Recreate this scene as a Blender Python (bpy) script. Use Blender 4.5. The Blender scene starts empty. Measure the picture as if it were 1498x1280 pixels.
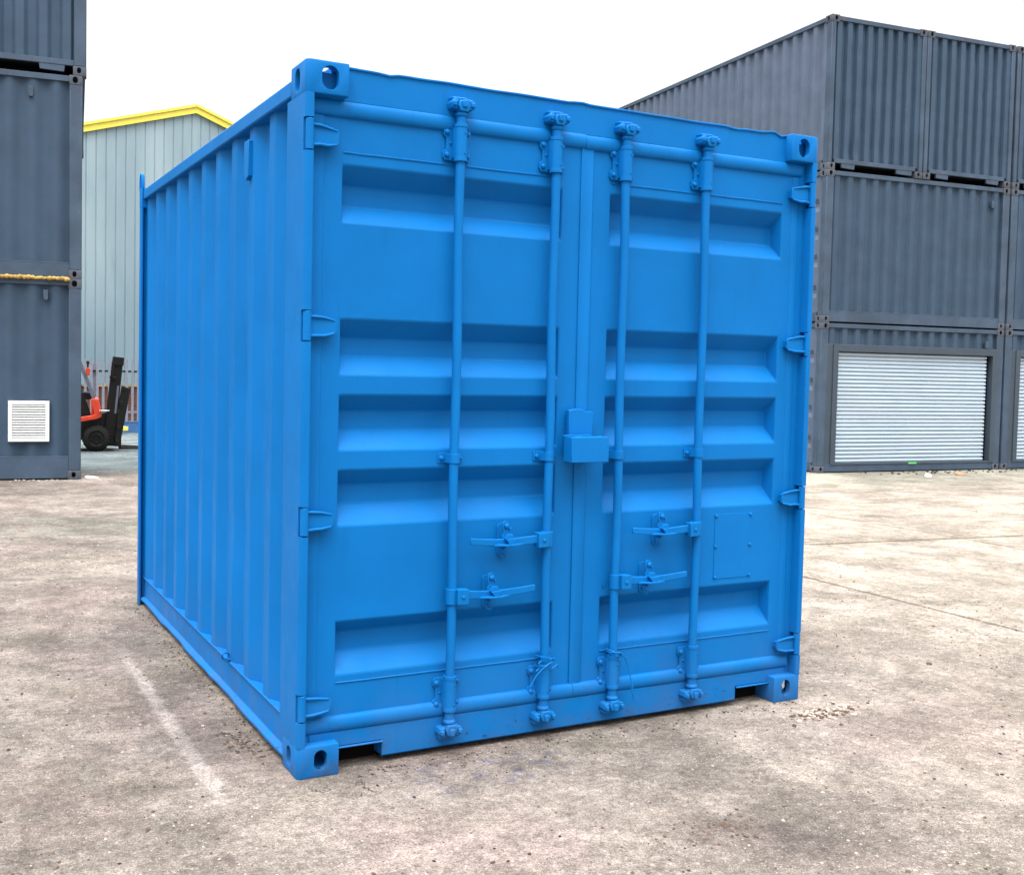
import bpy, bmesh, math, random
from mathutils import Vector, Matrix, noise
rad = math.radians
S = bpy.context.scene
C = S.collection
# ------------------------------------------------------------------ camera
cam_d = bpy.data.cameras.new("camera"); cam = bpy.data.objects.new("camera", cam_d); C.objects.link(cam)
cam.location = (-1.2162, -3.6830, 1.5140)
cam.rotation_euler = (rad(87.394), rad(-1.202), rad(-27.103))
cam_d.sensor_width = 36; cam_d.lens = 37.721
cam_d.shift_x = 62.509/1498; cam_d.shift_y = -31.658/1498
cam_d.clip_start = .05; cam_d.clip_end = 600
S.camera = cam
# ------------------------------------------------------------------ sky, sun, exposure
SUN_EL, SUN_AZ = 60, 228          # azimuth clockwise from +y
w = bpy.data.worlds.new("World"); S.world = w; w.use_nodes = True
nt = w.node_tree; nt.nodes.clear()
def wn(t, **k):
    n = nt.nodes.new(t)
    for a, b in k.items(): setattr(n, a, b)
    return n
sky = wn('ShaderNodeTexSky', sky_type='NISHITA', sun_disc=False)
sky.sun_elevation = rad(SUN_EL); sky.sun_rotation = rad(SUN_AZ); sky.dust_density = 6; sky.air_density = 1.2
hs = wn('ShaderNodeHueSaturation'); hs.inputs['Saturation'].default_value = .12
cl = wn('ShaderNodeMixRGB'); cl.inputs['Fac'].default_value = .62     # an even cloud sheet over most of it
tc = wn('ShaderNodeTexCoord'); sx = wn('ShaderNodeSeparateXYZ')
mr = wn('ShaderNodeMapRange'); mr.inputs[1].default_value = .45; mr.inputs[2].default_value = 1; mr.interpolation_type = 'SMOOTHSTEP'
mr.inputs[3].default_value = 12.0; mr.inputs[4].default_value = 110.0
cc = wn('ShaderNodeCombineXYZ')
bg = wn('ShaderNodeBackground'); bg.inputs['Strength'].default_value = .13
wo = wn('ShaderNodeOutputWorld')
L = nt.links.new
L(sky.outputs[0], hs.inputs['Color']); L(hs.outputs[0], cl.inputs[1])
L(tc.outputs['Generated'], sx.inputs[0]); L(sx.outputs[2], mr.inputs[0])
for i in range(3): L(mr.outputs[0], cc.inputs[i])
L(cc.outputs[0], cl.inputs[2]); L(cl.outputs[0], bg.inputs['Color']); L(bg.outputs[0], wo.inputs[0])
sd = bpy.data.lights.new("sun", 'SUN'); sd.energy = 1.5; sd.angle = rad(30); sd.color = (1, .96, .9)
sun = bpy.data.objects.new("sun", sd); C.objects.link(sun)
sun.rotation_euler = (rad(90-SUN_EL), 0, rad(180-SUN_AZ)); sun.location = (6, -6, 12)
S.view_settings.view_transform = 'Standard'; S.view_settings.look = 'None'
S.view_settings.exposure = 0.0; S.view_settings.gamma = 1
S.render.resolution_x = 1024; S.render.resolution_y = 874
S.render.engine = 'CYCLES'

# ------------------------------------------------------------------ materials
def s2l(*c):
    return tuple((v/255/12.92 if v/255 <= .04045 else ((v/255+.055)/1.055)**2.4) for v in c) + (1,)
class NT:
    def __init__(s, name):
        s.m = bpy.data.materials.new(name); s.m.use_nodes = True
        s.t = s.m.node_tree; s.b = s.t.nodes['Principled BSDF']
        s.co = s.t.nodes.new('ShaderNodeTexCoord'); s.geo = s.t.nodes.new('ShaderNodeNewGeometry')
    def n(s, t, ins=None, **k):
        n = s.t.nodes.new(t)
        for a, b in k.items(): setattr(n, a, b)
        for a, b in (ins or {}).items():
            if isinstance(b, bpy.types.NodeSocket): s.t.links.new(b, n.inputs[a])
            else: n.inputs[a].default_value = b
        return n
    def pos(s): return s.geo.outputs['Position']
    def obj(s): return s.co.outputs['Object']
    def mapp(s, v, scale=(1,1,1), loc=(0,0,0), rot=(0,0,0)):
        return s.n('ShaderNodeMapping', {'Vector': v, 'Scale': scale, 'Location': loc, 'Rotation': rot}).outputs[0]
    def noise(s, v, sc, det=5, rough=.55, dist=0):
        return s.n('ShaderNodeTexNoise', {'Vector': v, 'Scale': sc, 'Detail': det, 'Roughness': rough, 'Distortion': dist}).outputs[0]
    def rng(s, v, a, b, c=0., d=1., smooth=True):
        n = s.n('ShaderNodeMapRange', {0: v, 1: a, 2: b, 3: c, 4: d})
        if smooth: n.interpolation_type = 'SMOOTHSTEP'
        return n.outputs[0]
    def math(s, op, a, b=0., c=0.):
        return s.n('ShaderNodeMath', {0: a, 1: b, 2: c}, operation=op).outputs[0]
    def mix(s, f, a, b, mode='MIX'):
        return s.n('ShaderNodeMixRGB', {0: f, 1: a, 2: b}, blend_type=mode).outputs[0]
    def bump(s, h, st=.3, dist=.01, nrm=None):
        i = {'Height': h, 'Strength': st, 'Distance': dist}
        if nrm is not None: i['Normal'] = nrm
        return s.n('ShaderNodeBump', i).outputs[0]
    def set(s, **k):
        for a, b in k.items():
            a = a.replace('_', ' ')
            if isinstance(b, bpy.types.NodeSocket): s.t.links.new(b, s.b.inputs[a])
            else: s.b.inputs[a].default_value = b
        return s.m

def paint(name, col, var=.12, rough=.45, dirt=None, rust=0., peel=.12, wave=.25, spec=.5, streak=0.):
    t = NT(name); p = t.pos()
    a = t.noise(p, 2.2, 6, .6); hi, lo = [tuple(min(1, c*(1+k)) for c in col[:3])+(1,) for k in (var, -var)]
    c = t.mix(t.rng(a, .3, .7), lo, hi)
    if streak:
        st = t.noise(t.mapp(p, (7, 7, .5)), 1.6, 4, .6)
        c = t.mix(t.math('MULTIPLY', t.rng(st, .52, .8), streak), c, tuple(x*.55+.02 for x in col[:3])+(1,))
        st2 = t.noise(t.mapp(p, (5, 5, 1.2), (3, 1, 7)), 2.5, 6, .7)
        c = t.mix(t.math('MULTIPLY', t.rng(st2, .6, .75), streak*.8), c, tuple(x*1.5+.07 for x in col[:3])+(1,))
    if dirt:
        z = t.n('ShaderNodeSeparateXYZ', {0: p}).outputs[2]
        d = t.math('MULTIPLY', t.rng(z, dirt[1], -.05), t.rng(t.noise(p, 14, 8, .7), .42, .7))
        c = t.mix(t.math('MULTIPLY', d, dirt[2]), c, dirt[0])
        ch = t.math('MULTIPLY', t.rng(t.noise(t.mapp(p, (1, 1, 1.6), (3, 1, 2)), 38, 5, .75), .585, .61), t.rng(t.noise(t.mapp(p, (1, 1, 1), (8, 1, 2)), 7, 4, .6), .50, .60))
        c = t.mix(t.math('MULTIPLY', ch, t.rng(z, dirt[1]+.05, 0)), c, s2l(28, 30, 42))
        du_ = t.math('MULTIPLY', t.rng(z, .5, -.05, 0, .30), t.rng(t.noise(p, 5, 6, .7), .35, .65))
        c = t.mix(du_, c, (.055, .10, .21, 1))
        sf = t.math('MULTIPLY', t.rng(t.noise(t.mapp(p, (14, 14, 1.0), (2, 5, 0)), 2.2, 5, .7), .60, .68), .22)
        c = t.mix(sf, c, tuple(min(1, x*.7) for x in col[:3])+(1,))
    if rust:
        r = t.rng(t.noise(p, 9, 8, .75), .66-rust*.05, .74-rust*.02)
        c = t.mix(t.math('MULTIPLY', r, .75), c, s2l(120, 78, 58))
    h = t.bump(t.noise(p, 160, 3, .6), peel, .002)
    h = t.bump(t.noise(p, 3.0, 3, .5), wave, .02, h)
    rr = t.rng(t.noise(p, 6, 5), .3, .7, rough-.06, rough+.1)
    return t.set(Base_Color=c, Roughness=rr, Normal=h, Specular_IOR_Level=spec)
def plain(name, col, rough=.6, metal=0., var=.1, spec=.5):
    t = NT(name); p = t.pos()
    c = t.mix(t.rng(t.noise(p, 12, 5), .3, .7), tuple(x*(1-var) for x in col[:3])+(1,), tuple(min(1, x*(1+var)) for x in col[:3])+(1,))
    return t.set(Base_Color=c, Roughness=rough, Metallic=metal, Specular_IOR_Level=spec)

M = {}
BLUE = (.002, .124, .38, 1)
M['blue'] = paint('blue_gloss_paint', BLUE, .07, .48, dirt=(s2l(50, 58, 75), .22, .5), peel=.1, wave=.14, spec=.09)
M['blue_rusty'] = paint('chipped_blue_paint', BLUE, .06, .5, dirt=(s2l(70, 62, 60), .12, .8), rust=.6, peel=.2, wave=.2, spec=.09)
GREY = (.033, .060, .098, 1)
M['grey'] = paint('slate_grey_paint', GREY, .10, .55, rust=.15, peel=.1, wave=.3, spec=.25, streak=.12)
M['grey_lit'] = paint('lit_side_slate_paint', (.078, .104, .155, 1), .10, .6, rust=.3, peel=.1, wave=.4, spec=.25, streak=.2)  # slate paint lightened to carry the brighter light on the side faces
M['grey_frame'] = paint('slate_frame_paint', (.040, .065, .102, 1), .2, .6, rust=1.3, peel=.15, wave=.2, spec=.3, streak=.35)
M['shutter_frame'] = paint('shutter_frame_paint', (.035, .052, .072, 1), .08, .5, peel=.1, wave=.1, spec=.4)
M['dark'] = plain('underside_shade_black', (.004, .0038, .0038), .95, spec=.1)  # near-black colour standing in for deep shade under and behind parts
M['shutter'] = paint('galvanised_shutter', (.42, .51, .60, 1), .03, .65, peel=.02, wave=0, spec=.2)
M['white'] = plain('white_plastic', (.62, .64, .64), .45, var=.04)
M['green'] = plain('green_tag', (.10, .5, .12), .5)
M['yellow'] = plain('yellow_trim', (.72, .60, .08), .5, var=.04)
M['foam'] = plain('yellow_foam', (.40, .26, .07), .9, var=.35)
M['brick'] = None
M['forkred'] = plain('forklift_red', (.62, .05, .015), .4, var=.05)
M['black'] = plain('black_steel', (.006, .005, .005), .5, var=.3, spec=.3)
M['rubber'] = plain('tyre_rubber', (.010, .009, .009), .8, var=.2, spec=.25)
M['greysteel'] = plain('grey_steel', (.16, .17, .22), .45, .3)
M['chrome'] = plain('bright_steel', (.8, .8, .8), .2, .9)
M['galv'] = plain('galvanised_pale', (.20, .21, .26), .5, .2)
M['kerbblue'] = plain('blue_rail_paint', (.04, .12, .28), .5)
M['rustbrown'] = plain('rusty_block', (.42, .22, .12), .9, var=.3)

def m_brick():
    t = NT('red_brick'); p = t.mapp(t.obj(), (1, 1, 1), rot=(rad(90), 0, 0))
    b = t.n('ShaderNodeTexBrick', {'Vector': p, 'Color1': s2l(98, 52, 42), 'Color2': s2l(70, 38, 34), 'Mortar': s2l(82, 72, 66), 'Scale': 1.0, 'Mortar Size': .008, 'Brick Width': .225, 'Row Height': .075})
    return t.set(Base_Color=b.outputs[0], Roughness=.9)
M['brick'] = m_brick()
def m_clad():
    t = NT('pale_cladding'); p = t.pos()
    c = t.mix(t.rng(t.noise(t.mapp(p, (1, 1, .25)), .8, 5), .3, .7), s2l(124, 144, 154), s2l(142, 160, 168))
    c = t.mix(t.math('MULTIPLY', t.rng(t.noise(t.mapp(p, (3, 3, .3)), 1.4, 5), .6, .8), .3), c, s2l(92, 114, 126))
    # small fixing screws are modelled by spots
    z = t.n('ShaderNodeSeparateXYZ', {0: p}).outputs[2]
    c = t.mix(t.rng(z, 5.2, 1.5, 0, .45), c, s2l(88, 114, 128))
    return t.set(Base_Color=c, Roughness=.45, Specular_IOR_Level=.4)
M['clad'] = m_clad()

def m_ground():
    t = NT('yard_ground'); p = t.pos(); xyz = t.n('ShaderNodeSeparateXYZ', {0: p}); X, Y = xyz.outputs[0], xyz.outputs[1]
    big = t.noise(p, .75, 6, .62, .4); mid = t.noise(t.mapp(p, (1, 1, 1), (7, 3, 0)), 3.1, 8, .68, .3)
    fine = t.noise(p, 26, 8, .78); finer = t.noise(t.mapp(p, (1, 1, 1), (2, 9, 0)), 85, 5, .75)
    # dirt over concrete on the left and in front, cleaner slabs right of the joint
    base = t.mix(t.rng(big, .33, .66), s2l(161, 148, 137), s2l(201, 187, 170))
    base = t.mix(t.rng(mid, .36, .68, 0, .75), base, s2l(212, 199, 184))
    pink = t.mix(t.rng(t.noise(t.mapp(p, (1, 1, 1), (20, 0, 0)), .9, 6, .6), .45, .66, 0, .75), base, s2l(198, 176, 165))
    olive = t.mix(t.rng(t.noise(t.mapp(p, (1, 1, 1), (0, 31, 0)), 1.3, 6, .6), .5, .7, 0, .6), pink, s2l(160, 150, 128))
    slab = t.mix(t.rng(mid, .3, .7), s2l(206, 191, 170), s2l(226, 212, 192))
    sb = t.noise(t.mapp(p, (.55, 2.0, 1), (4, 0, 0)), 1.5, 7, .65, .6)
    slab = t.mix(t.math('MULTIPLY', t.rng(sb, .52, .70), t.rng(Y, 3.3, 3.8, .25, .8)), slab, s2l(148, 134, 112))
    wob = t.math('MULTIPLY', t.math('SUBTRACT', t.noise(p, 3, 6, .6), .5), .16)
    xw = t.math('ADD', X, wob); yw = t.math('ADD', Y, wob)
    right = t.rng(xw, 4.66, 4.74)
    col = t.mix(right, olive, slab)
    rgt2 = t.rng(X, 1.2, 4.0, 0, .55); col = t.mix(t.math('MULTIPLY', rgt2, t.math('SUBTRACT', 1., right)), col, s2l(205, 191, 172))
    # speckle: pale chips, dark grit
    # patchy gritty areas
    gp = t.rng(t.noise(t.mapp(p, (1, 1, 1), (11, 5, 0)), 1.6, 5, .6), .42, .62)
    chips = t.math('MULTIPLY', t.rng(finer, .56, .66), t.math('ADD', t.math('MULTIPLY', gp, .5), .22))
    col = t.mix(chips, col, s2l(236, 226, 214))
    pv = t.noise(t.mapp(p, (1, 1, 1), (5, 5, 5)), 48, 6, .8)
    grit = t.math('MULTIPLY', t.rng(pv, .55, .66), t.math('ADD', t.math('MULTIPLY', t.rng(mid, .62, .38), .55), .22))
    col = t.mix(grit, col, s2l(106, 90, 80))
    dk = t.math('MULTIPLY', t.rng(fine, .5, .68), t.rng(t.noise(t.mapp(p, (1, 1, 1), (1, 8, 0)), 2.1, 6, .7), .5, .68))
    col = t.mix(t.math('MULTIPLY', dk, .75), col, s2l(122, 104, 92))
    # hair cracks
    vo = t.n('ShaderNodeTexVoronoi', {'Vector': t.mapp(t.n('ShaderNodeVectorMath', {0: p, 1: t.n('ShaderNodeTexNoise', {'Vector': p, 'Scale': 2.5, 'Detail': 6}).outputs[1]}, operation='ADD').outputs[0], (1, 1.5, 1)), 'Scale': 1.35}, feature='DISTANCE_TO_EDGE').outputs[0]
    ck = t.math('MULTIPLY', t.rng(vo, .007, .002), t.rng(t.noise(t.mapp(p, (1, 1, 1), (0, 2, 9)), 2.6, 4), .60, .66))
    col = t.mix(t.math('MULTIPLY', ck, .8), col, s2l(82, 68, 58))
    # worn pale ridge running beside the container
    rl = t.math('ABSOLUTE', t.math('ADD', t.math('ADD', X, .285), t.math('MULTIPLY', t.math('SUBTRACT', t.noise(p, 9, 6, .7), .5), .07)))
    rm = t.math('MULTIPLY', t.rng(rl, .045, .012), t.math('MULTIPLY', t.rng(Y, -.25, .25), t.rng(Y, 2.5, 1.3)))
    col = t.mix(t.math('MULTIPLY', t.math('MULTIPLY', rm, t.rng(t.noise(p, 6, 6, .7), .22, .46)), .95), col, s2l(246, 230, 216))
    # blue overspray in front of the sill
    bx = t.math('MULTIPLY', t.math('MULTIPLY', t.rng(X, .2, .45), t.rng(X, 1.35, .75)), t.math('MULTIPLY', t.rng(Y, -.02, -.10), t.rng(Y, -.42, -.22)))
    bm = t.math('MULTIPLY', bx, t.rng(t.noise(p, 12, 6, .7), .5, .66))
    col = t.mix(t.math('MULTIPLY', bm, .62), col, s2l(96, 112, 160))
    # greenish tints
    gx = t.rng(t.n('ShaderNodeVectorMath', {0: p, 1: (-.05, 6.8, 0)}, operation='DISTANCE').outputs['Value'], 1.3, .2)
    col = t.mix(t.math('MULTIPLY', t.math('MULTIPLY', gx, t.rng(mid, .35, .6)), .45), col, s2l(130, 150, 132))
    fx = t.math('MULTIPLY', t.rng(Y, 7.0, 9.0), t.rng(X, 6, 9))
    col = t.mix(t.math('MULTIPLY', fx, .45), col, s2l(190, 196, 172))
    # old blue grey concrete beyond the far yard edge
    far = t.math('MULTIPLY', t.rng(yw, 11.6, 12.3), t.rng(X, 9, 7))
    fc = t.mix(t.rng(big, .35, .65), s2l(138, 158, 160), s2l(164, 180, 178))
    col = t.mix(far, col, fc)
    db = t.math('MULTIPLY', t.math('MULTIPLY', t.rng(yw, 11.2, 11.7), t.rng(yw, 12.9, 12.2)), t.rng(fine, .42, .6))
    col = t.mix(t.math('MULTIPLY', db, .7), col, s2l(92, 88, 88))
    # slab joints (x = 4.70, x = 8.05 and y = 3.53), grooves with a soft dirt fringe
    w2 = t.math('MULTIPLY', t.math('SUBTRACT', t.noise(t.mapp(p, (1, 1, 1), (3, 3, 3)), 9, 5, .6), .5), .05)
    def line(v, at, half):
        return t.math('ABSOLUTE', t.math('SUBTRACT', t.math('ADD', v, w2), at)), half
    ok_x1 = t.rng(Y, 9, 8)
    d1 = t.math('ABSOLUTE', t.math('SUBTRACT', t.math('ADD', X, w2), 4.71)); d3 = t.math('ABSOLUTE', t.math('SUBTRACT', t.math('ADD', X, w2), 8.04)); d2 = t.math('ABSOLUTE', t.math('SUBTRACT', t.math('ADD', Y, w2), 3.55))
    j1 = t.rng(d1, .034, .012); j3 = t.math('MULTIPLY', t.rng(d3, .034, .01), .8); j2 = t.math('MULTIPLY', t.rng(d2, .05, .015), t.rng(X, 4.70, 4.73))
    J = t.math('MAXIMUM', j1, t.math('MAXIMUM', j2, j3))
    # the line x=4.7 runs only where the yard was cast
    col = t.mix(t.math('MULTIPLY', J, .75), col, s2l(112, 98, 76))
    fr = t.math('MULTIPLY', t.rng(t.math('SUBTRACT', t.math('ADD', Y, wob), 3.55), .75, 0.02), t.math('MULTIPLY', t.rng(Y, 3.5, 3.55), t.rng(X, 4.7, 4.8)))
    fr = t.math('MULTIPLY', fr, t.rng(mid, .38, .62))
    col = t.mix(t.math('MULTIPLY', fr, .6), col, s2l(140, 124, 100))
    mot = t.noise(t.mapp(p, (1, 1, 1), (13, 2, 0)), 11, 9, .8)
    col = t.mix(t.rng(mot, .38, .62, .0, 1.), t.mix(.26, col, s2l(70, 58, 50)), col)
    g2 = t.noise(t.mapp(p, (1, 1, 1), (3, 22, 0)), 34, 6, .8)
    col = t.mix(t.math('MULTIPLY', t.rng(g2, .54, .62), t.rng(t.noise(t.mapp(p, (1, 1, 1), (9, 9, 0)), 1.9, 5, .65), .40, .58, .12, .6)), col, s2l(244, 234, 222))
    g3 = t.noise(t.mapp(p, (1, 1, 1), (33, 2, 0)), 42, 6, .85)
    col = t.mix(t.math('MULTIPLY', t.rng(g3, .56, .63), t.rng(t.noise(t.mapp(p, (1, 1, 1), (2, 29, 0)), 1.7, 5, .65), .38, .60, .1, .75)), col, s2l(84, 68, 58))
    col = t.mix(1., col, (.372, .374, .390, 1), 'MULTIPLY')
    for sc_, off, lo_, hi_, a_, b_ in ((.7, 9, .38, .62, .76, 1.16), (2.3, 4, .36, .64, .76, 1.14), (9., 7, .34, .66, .84, 1.14), (33., 1, .36, .64, .76, 1.22), (120., 5, .38, .62, .70, 1.34), (270., 8, .38, .62, .72, 1.34)):
        f_ = t.rng(t.noise(t.mapp(p, (1, 1, 1), (off, off*2, 0)), sc_, 8, .72), lo_, hi_, a_, b_)
        col = t.n('ShaderNodeVectorMath', {0: col, 1: t.n('ShaderNodeCombineXYZ', {0: f_, 1: f_, 2: f_}).outputs[0]}, operation='MULTIPLY').outputs[0]
    hh = t.math('ADD', t.math('MULTIPLY', fine, .5), t.math('ADD', t.math('MULTIPLY', finer, .3), t.math('MULTIPLY', pv, -.35)))
    hh = t.math('SUBTRACT', hh, t.math('MULTIPLY', J, 1.2)); hh = t.math('SUBTRACT', hh, t.math('MULTIPLY', ck, .6))
    n1 = t.bump(hh, .75, .012)
    n2 = t.bump(mid, .5, .05, n1)
    def specks(sc_, off, cut, keep):
        vn = t.n('ShaderNodeTexVoronoi', {'Vector': t.mapp(p, (1, 1, 1), (off, off, 0)), 'Scale': sc_, 'Randomness': 1.})
        rr_ = t.n('ShaderNodeSeparateXYZ', {0: vn.outputs['Color']}).outputs[0]
        return t.math('MULTIPLY', t.rng(vn.outputs['Distance'], cut, cut*.6), t.math('GREATER_THAN', rr_, keep))
    pg = t.rng(t.noise(t.mapp(p, (1, 1, 1), (6, 2, 0)), 1.8, 6, .7), .38, .62, .25, 1.)
    col = t.mix(t.math('MULTIPLY', specks(130, 1, .36, .88), t.math('MULTIPLY', pg, .55)), col, (.44, .41, .38, 1))
    col = t.mix(t.math('MULTIPLY', specks(80, 4, .28, .95), t.math('MULTIPLY', pg, .6)), col, (.46, .43, .40, 1))
    dg_ = t.rng(t.noise(t.mapp(p, (1, 1, 1), (1, 7, 0)), 2.2, 6, .7), .40, .62, .2, 1.)
    col = t.mix(t.math('MULTIPLY', specks(95, 8, .40, .82), t.math('MULTIPLY', dg_, .7)), col, (.075, .060, .052, 1))
    col = t.mix(t.math('MULTIPLY', specks(48, 3, .30, .90), t.math('MULTIPLY', dg_, .75)), col, (.07, .055, .047, 1))
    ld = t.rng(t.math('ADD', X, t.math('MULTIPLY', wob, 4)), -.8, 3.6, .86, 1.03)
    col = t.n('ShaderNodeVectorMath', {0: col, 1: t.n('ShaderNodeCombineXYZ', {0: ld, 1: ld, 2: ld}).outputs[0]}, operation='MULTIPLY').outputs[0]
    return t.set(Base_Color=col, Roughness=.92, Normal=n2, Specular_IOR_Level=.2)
M['ground'] = m_ground()

# ------------------------------------------------------------------ mesh builder
class B:
    def __init__(s): s.v = []; s.f = []; s.T = Matrix()
    def add(s, vs, fs, flip=False):
        o = len(s.v); s.v += [tuple(s.T @ Vector(v)) for v in vs]
        s.f += [tuple(o+i for i in (reversed(f) if flip else f)) for f in fs]; return s
    def box(s, x0, y0, z0, x1, y1, z1):
        if x0 > x1: x0, x1 = x1, x0
        if y0 > y1: y0, y1 = y1, y0
        if z0 > z1: z0, z1 = z1, z0
        return s.add([(x0,y0,z0),(x1,y0,z0),(x1,y1,z0),(x0,y1,z0),(x0,y0,z1),(x1,y0,z1),(x1,y1,z1),(x0,y1,z1)],
                     [(0,3,2,1),(4,5,6,7),(0,1,5,4),(1,2,6,5),(2,3,7,6),(3,0,4,7)])
    def prism(s, pts, a, b, ax='y'):
        # pts 2-D outline, extruded along an axis: 'y' -> (x,z), 'z' -> (x,y), 'x' -> (y,z)
        f = {'y': lambda p, t: (p[0], t, p[1]), 'z': lambda p, t: (p[0], p[1], t), 'x': lambda p, t: (t, p[0], p[1])}[ax]
        n = len(pts); vs = [f(p, a) for p in pts] + [f(p, b) for p in pts]
        return s.add(vs, [tuple(range(n)), tuple(reversed(range(n, 2*n)))] + [(i, i+n, (i+1) % n+n, (i+1) % n) for i in range(n)])
    def tube(s, path, r, n=10, cap=True):
        path = [Vector(p) for p in path]; R = r if isinstance(r, (list, tuple)) else [r]*len(path)
        vs = []; up = None
        for i, p in enumerate(path):
            d = (path[min(i+1, len(path)-1)]-path[max(i-1, 0)]).normalized()
            if up is None: up = d.orthogonal().normalized()
            up = (up-d*up.dot(d)).normalized(); sd_ = d.cross(up)
            vs += [p+(up*math.cos(a)+sd_*math.sin(a))*R[i] for a in [2*math.pi*k/n for k in range(n)]]
        fs = []
        for i in range(len(path)-1):
            for k in range(n):
                a, b = i*n+k, i*n+(k+1) % n
                fs.append((a, b, b+n, a+n))
        if cap: fs += [tuple(reversed(range(n))), tuple(range(len(vs)-n, len(vs)))]
        return s.add(vs, fs)
    def cyl(s, p0, p1, r, n=14): return s.tube([p0, p1], r, n)
    def ring(s, c, axis, R, r, n=20, m=6):
        pts = []; ax = Vector(axis).normalized(); u = ax.orthogonal().normalized(); v = ax.cross(u); c = Vector(c)
        vs = []; fs = []
        for i in range(n):
            a = 2*math.pi*i/n; d = u*math.cos(a)+v*math.sin(a)
            for k in range(m):
                b = 2*math.pi*k/m; vs.append(c+d*(R+r*math.cos(b))+ax*r*math.sin(b))
        for i in range(n):
            for k in range(m): fs.append((i*m+k, i*m+(k+1) % m, ((i+1) % n)*m+(k+1) % m, ((i+1) % n)*m+k))
        return s.add(vs, fs)
    def build(s, name, mat, parent=None, bevel=0, ang=35, smooth=True, seg=2, loc=None):
        me = bpy.data.meshes.new(name); me.from_pydata(s.v, [], s.f)
        bm = bmesh.new(); bm.from_mesh(me)
        bmesh.ops.recalc_face_normals(bm, faces=bm.faces); bm.to_mesh(me); bm.free()
        if mat: me.materials.append(mat)
        if smooth:
            for p in me.polygons: p.use_smooth = True
            me.set_sharp_from_angle(angle=rad(ang))
        o = bpy.data.objects.new(name, me); C.objects.link(o)
        if parent: o.parent = parent
        if bevel:
            m = o.modifiers.new('bevel', 'BEVEL'); m.width = bevel; m.segments = seg; m.limit_method = 'ANGLE'; m.angle_limit = rad(28)
            m.harden_normals = False
        return o
def tag(o, label=None, cat=None, group=None, kind=None):
    for k, v in (('label', label), ('category', cat), ('group', group), ('kind', kind)):
        if v: o[k] = v
    return o
def thing(name, label, cat, loc=(0, 0, 0), rz=0, group=None):
    o = bpy.data.objects.new(name, None); C.objects.link(o); o.location = loc; o.rotation_euler = (0, 0, rz)
    o.empty_display_size = .2
    return tag(o, label, cat, group)
def dup(o, parent=None):
    c = o.copy(); C.objects.link(c); c.parent = parent
    for k in list(o.children): dup(k, c)
    return c
def arc(cx, cy, r, a0, a1, n=8): return [(cx+r*math.cos(rad(a0+(a1-a0)*i/n)), cy+r*math.sin(rad(a0+(a1-a0)*i/n))) for i in range(n+1)]
def stadium(cx, cz, w, h, n=10):
    r = w/2; return arc(cx, cz+h/2-r, r, 0, 180, n)+arc(cx, cz-h/2+r, r, 180, 360, n)

# ------------------------------------------------------------------ ground
def gz(x, y):
    def sm(v, a, b):
        t = max(0, min(1, (v-a)/(b-a))); return t*t*(3-2*t)
    return -.056*sm(y, 4, 9)-.130*sm(x, 3.5, 10.5)-.25*sm(y, 11.5, 17)*(1-sm(x, 4, 9))-.12*sm(y, 19, 27)*(1-sm(x, 6, 14))
def axis(lo, hi, a, b, st):
    v = []; x = a
    while x <= b: v.append(x); x += st
    s_, x = st, v[-1]
    while x < hi: s_ *= 1.5; x += s_; v.append(x)
    s_, x = st, v[0]
    while x > lo: s_ *= 1.5; x -= s_; v.insert(0, x)
    return v
xs = axis(-250, 250, -6, 20, .4); ys = axis(-60, 350, -5, 30, .4)
g = B(); g.v = [(x, y, gz(x, y)) for y in ys for x in xs]; nx = len(xs)
g.f = [(j*nx+i, j*nx+i+1, (j+1)*nx+i+1, (j+1)*nx+i) for j in range(len(ys)-1) for i in range(nx-1)]
tag(g.build('ground', M['ground'], ang=180), 'dusty concrete yard with grit, cracks and slab joints', kind='structure')

# ------------------------------------------------------------------ corner casting (boolean-cut once per kind)
CW, CL, CH, CX, CZ = .162, .178, .118, 2.438, 2.591
def casting_mesh(name, top, mat):
    # local: outer corner of the container at origin, +x along the end face, +y along the side, z 0..CH
    def tmp(b, bev=0, segs=3):
        o = b.build('tmp', None, None, smooth=False)
        return o
    b = B(); r = .020
    out = [(CW, 0), (CW, CL), (0, CL)] + [(x, y) for x, y in arc(r, r, r, 180, 270, 5)]
    b.prism(out, 0, CH, 'z'); main = tmp(b)
    bv = main.modifiers.new('b', 'BEVEL'); bv.width = .005; bv.segments = 2; bv.limit_method = 'ANGLE'; bv.angle_limit = rad(40)
    cuts = [tmp(B().box(.026, .026, .026 if top else .028, CW-.02, CL-.02, CH-.028))]
    hw, hh_ = (.064, .085) if top else (.050, .074)
    cuts.append(tmp(B().prism(stadium(.090, .060 if top else .064, hw, hh_), -.05, .05)))
    cuts.append(tmp(B().prism([(y, z) for y, z in stadium(.100, .060, .055 if top else .050, .085 if top else .076)], -.05, .05, 'x')))
    if top: cuts.append(tmp(B().prism([(x, y) for x, y in stadium(.085, .10, .064, .124)], .05, .2, 'z')))
    for c in cuts:
        m = main.modifiers.new('c', 'BOOLEAN'); m.object = c; m.operation = 'DIFFERENCE'; m.solver = 'EXACT'
    bpy.context.view_layer.update()
    dg = bpy.context.evaluated_depsgraph_get(); me = bpy.data.meshes.new_from_object(main.evaluated_get(dg)); me.name = name
    for o in cuts+[main]: bpy.data.objects.remove(o)
    me.materials.clear(); me.materials.append(mat)
    for p in me.polygons: p.use_smooth = True
    me.set_sharp_from_angle(angle=rad(30))
    return me
def mirror_mesh(me, name):
    m = me.copy(); m.name = name
    m.transform(Matrix.Scale(-1, 4, (1, 0, 0))); m.flip_normals(); return m
cast_b = {k: casting_mesh('corner_casting_'+k, k == 'top', M['blue'] if k == 'top' else M['blue_rusty']) for k in ('top', 'bottom')}
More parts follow.
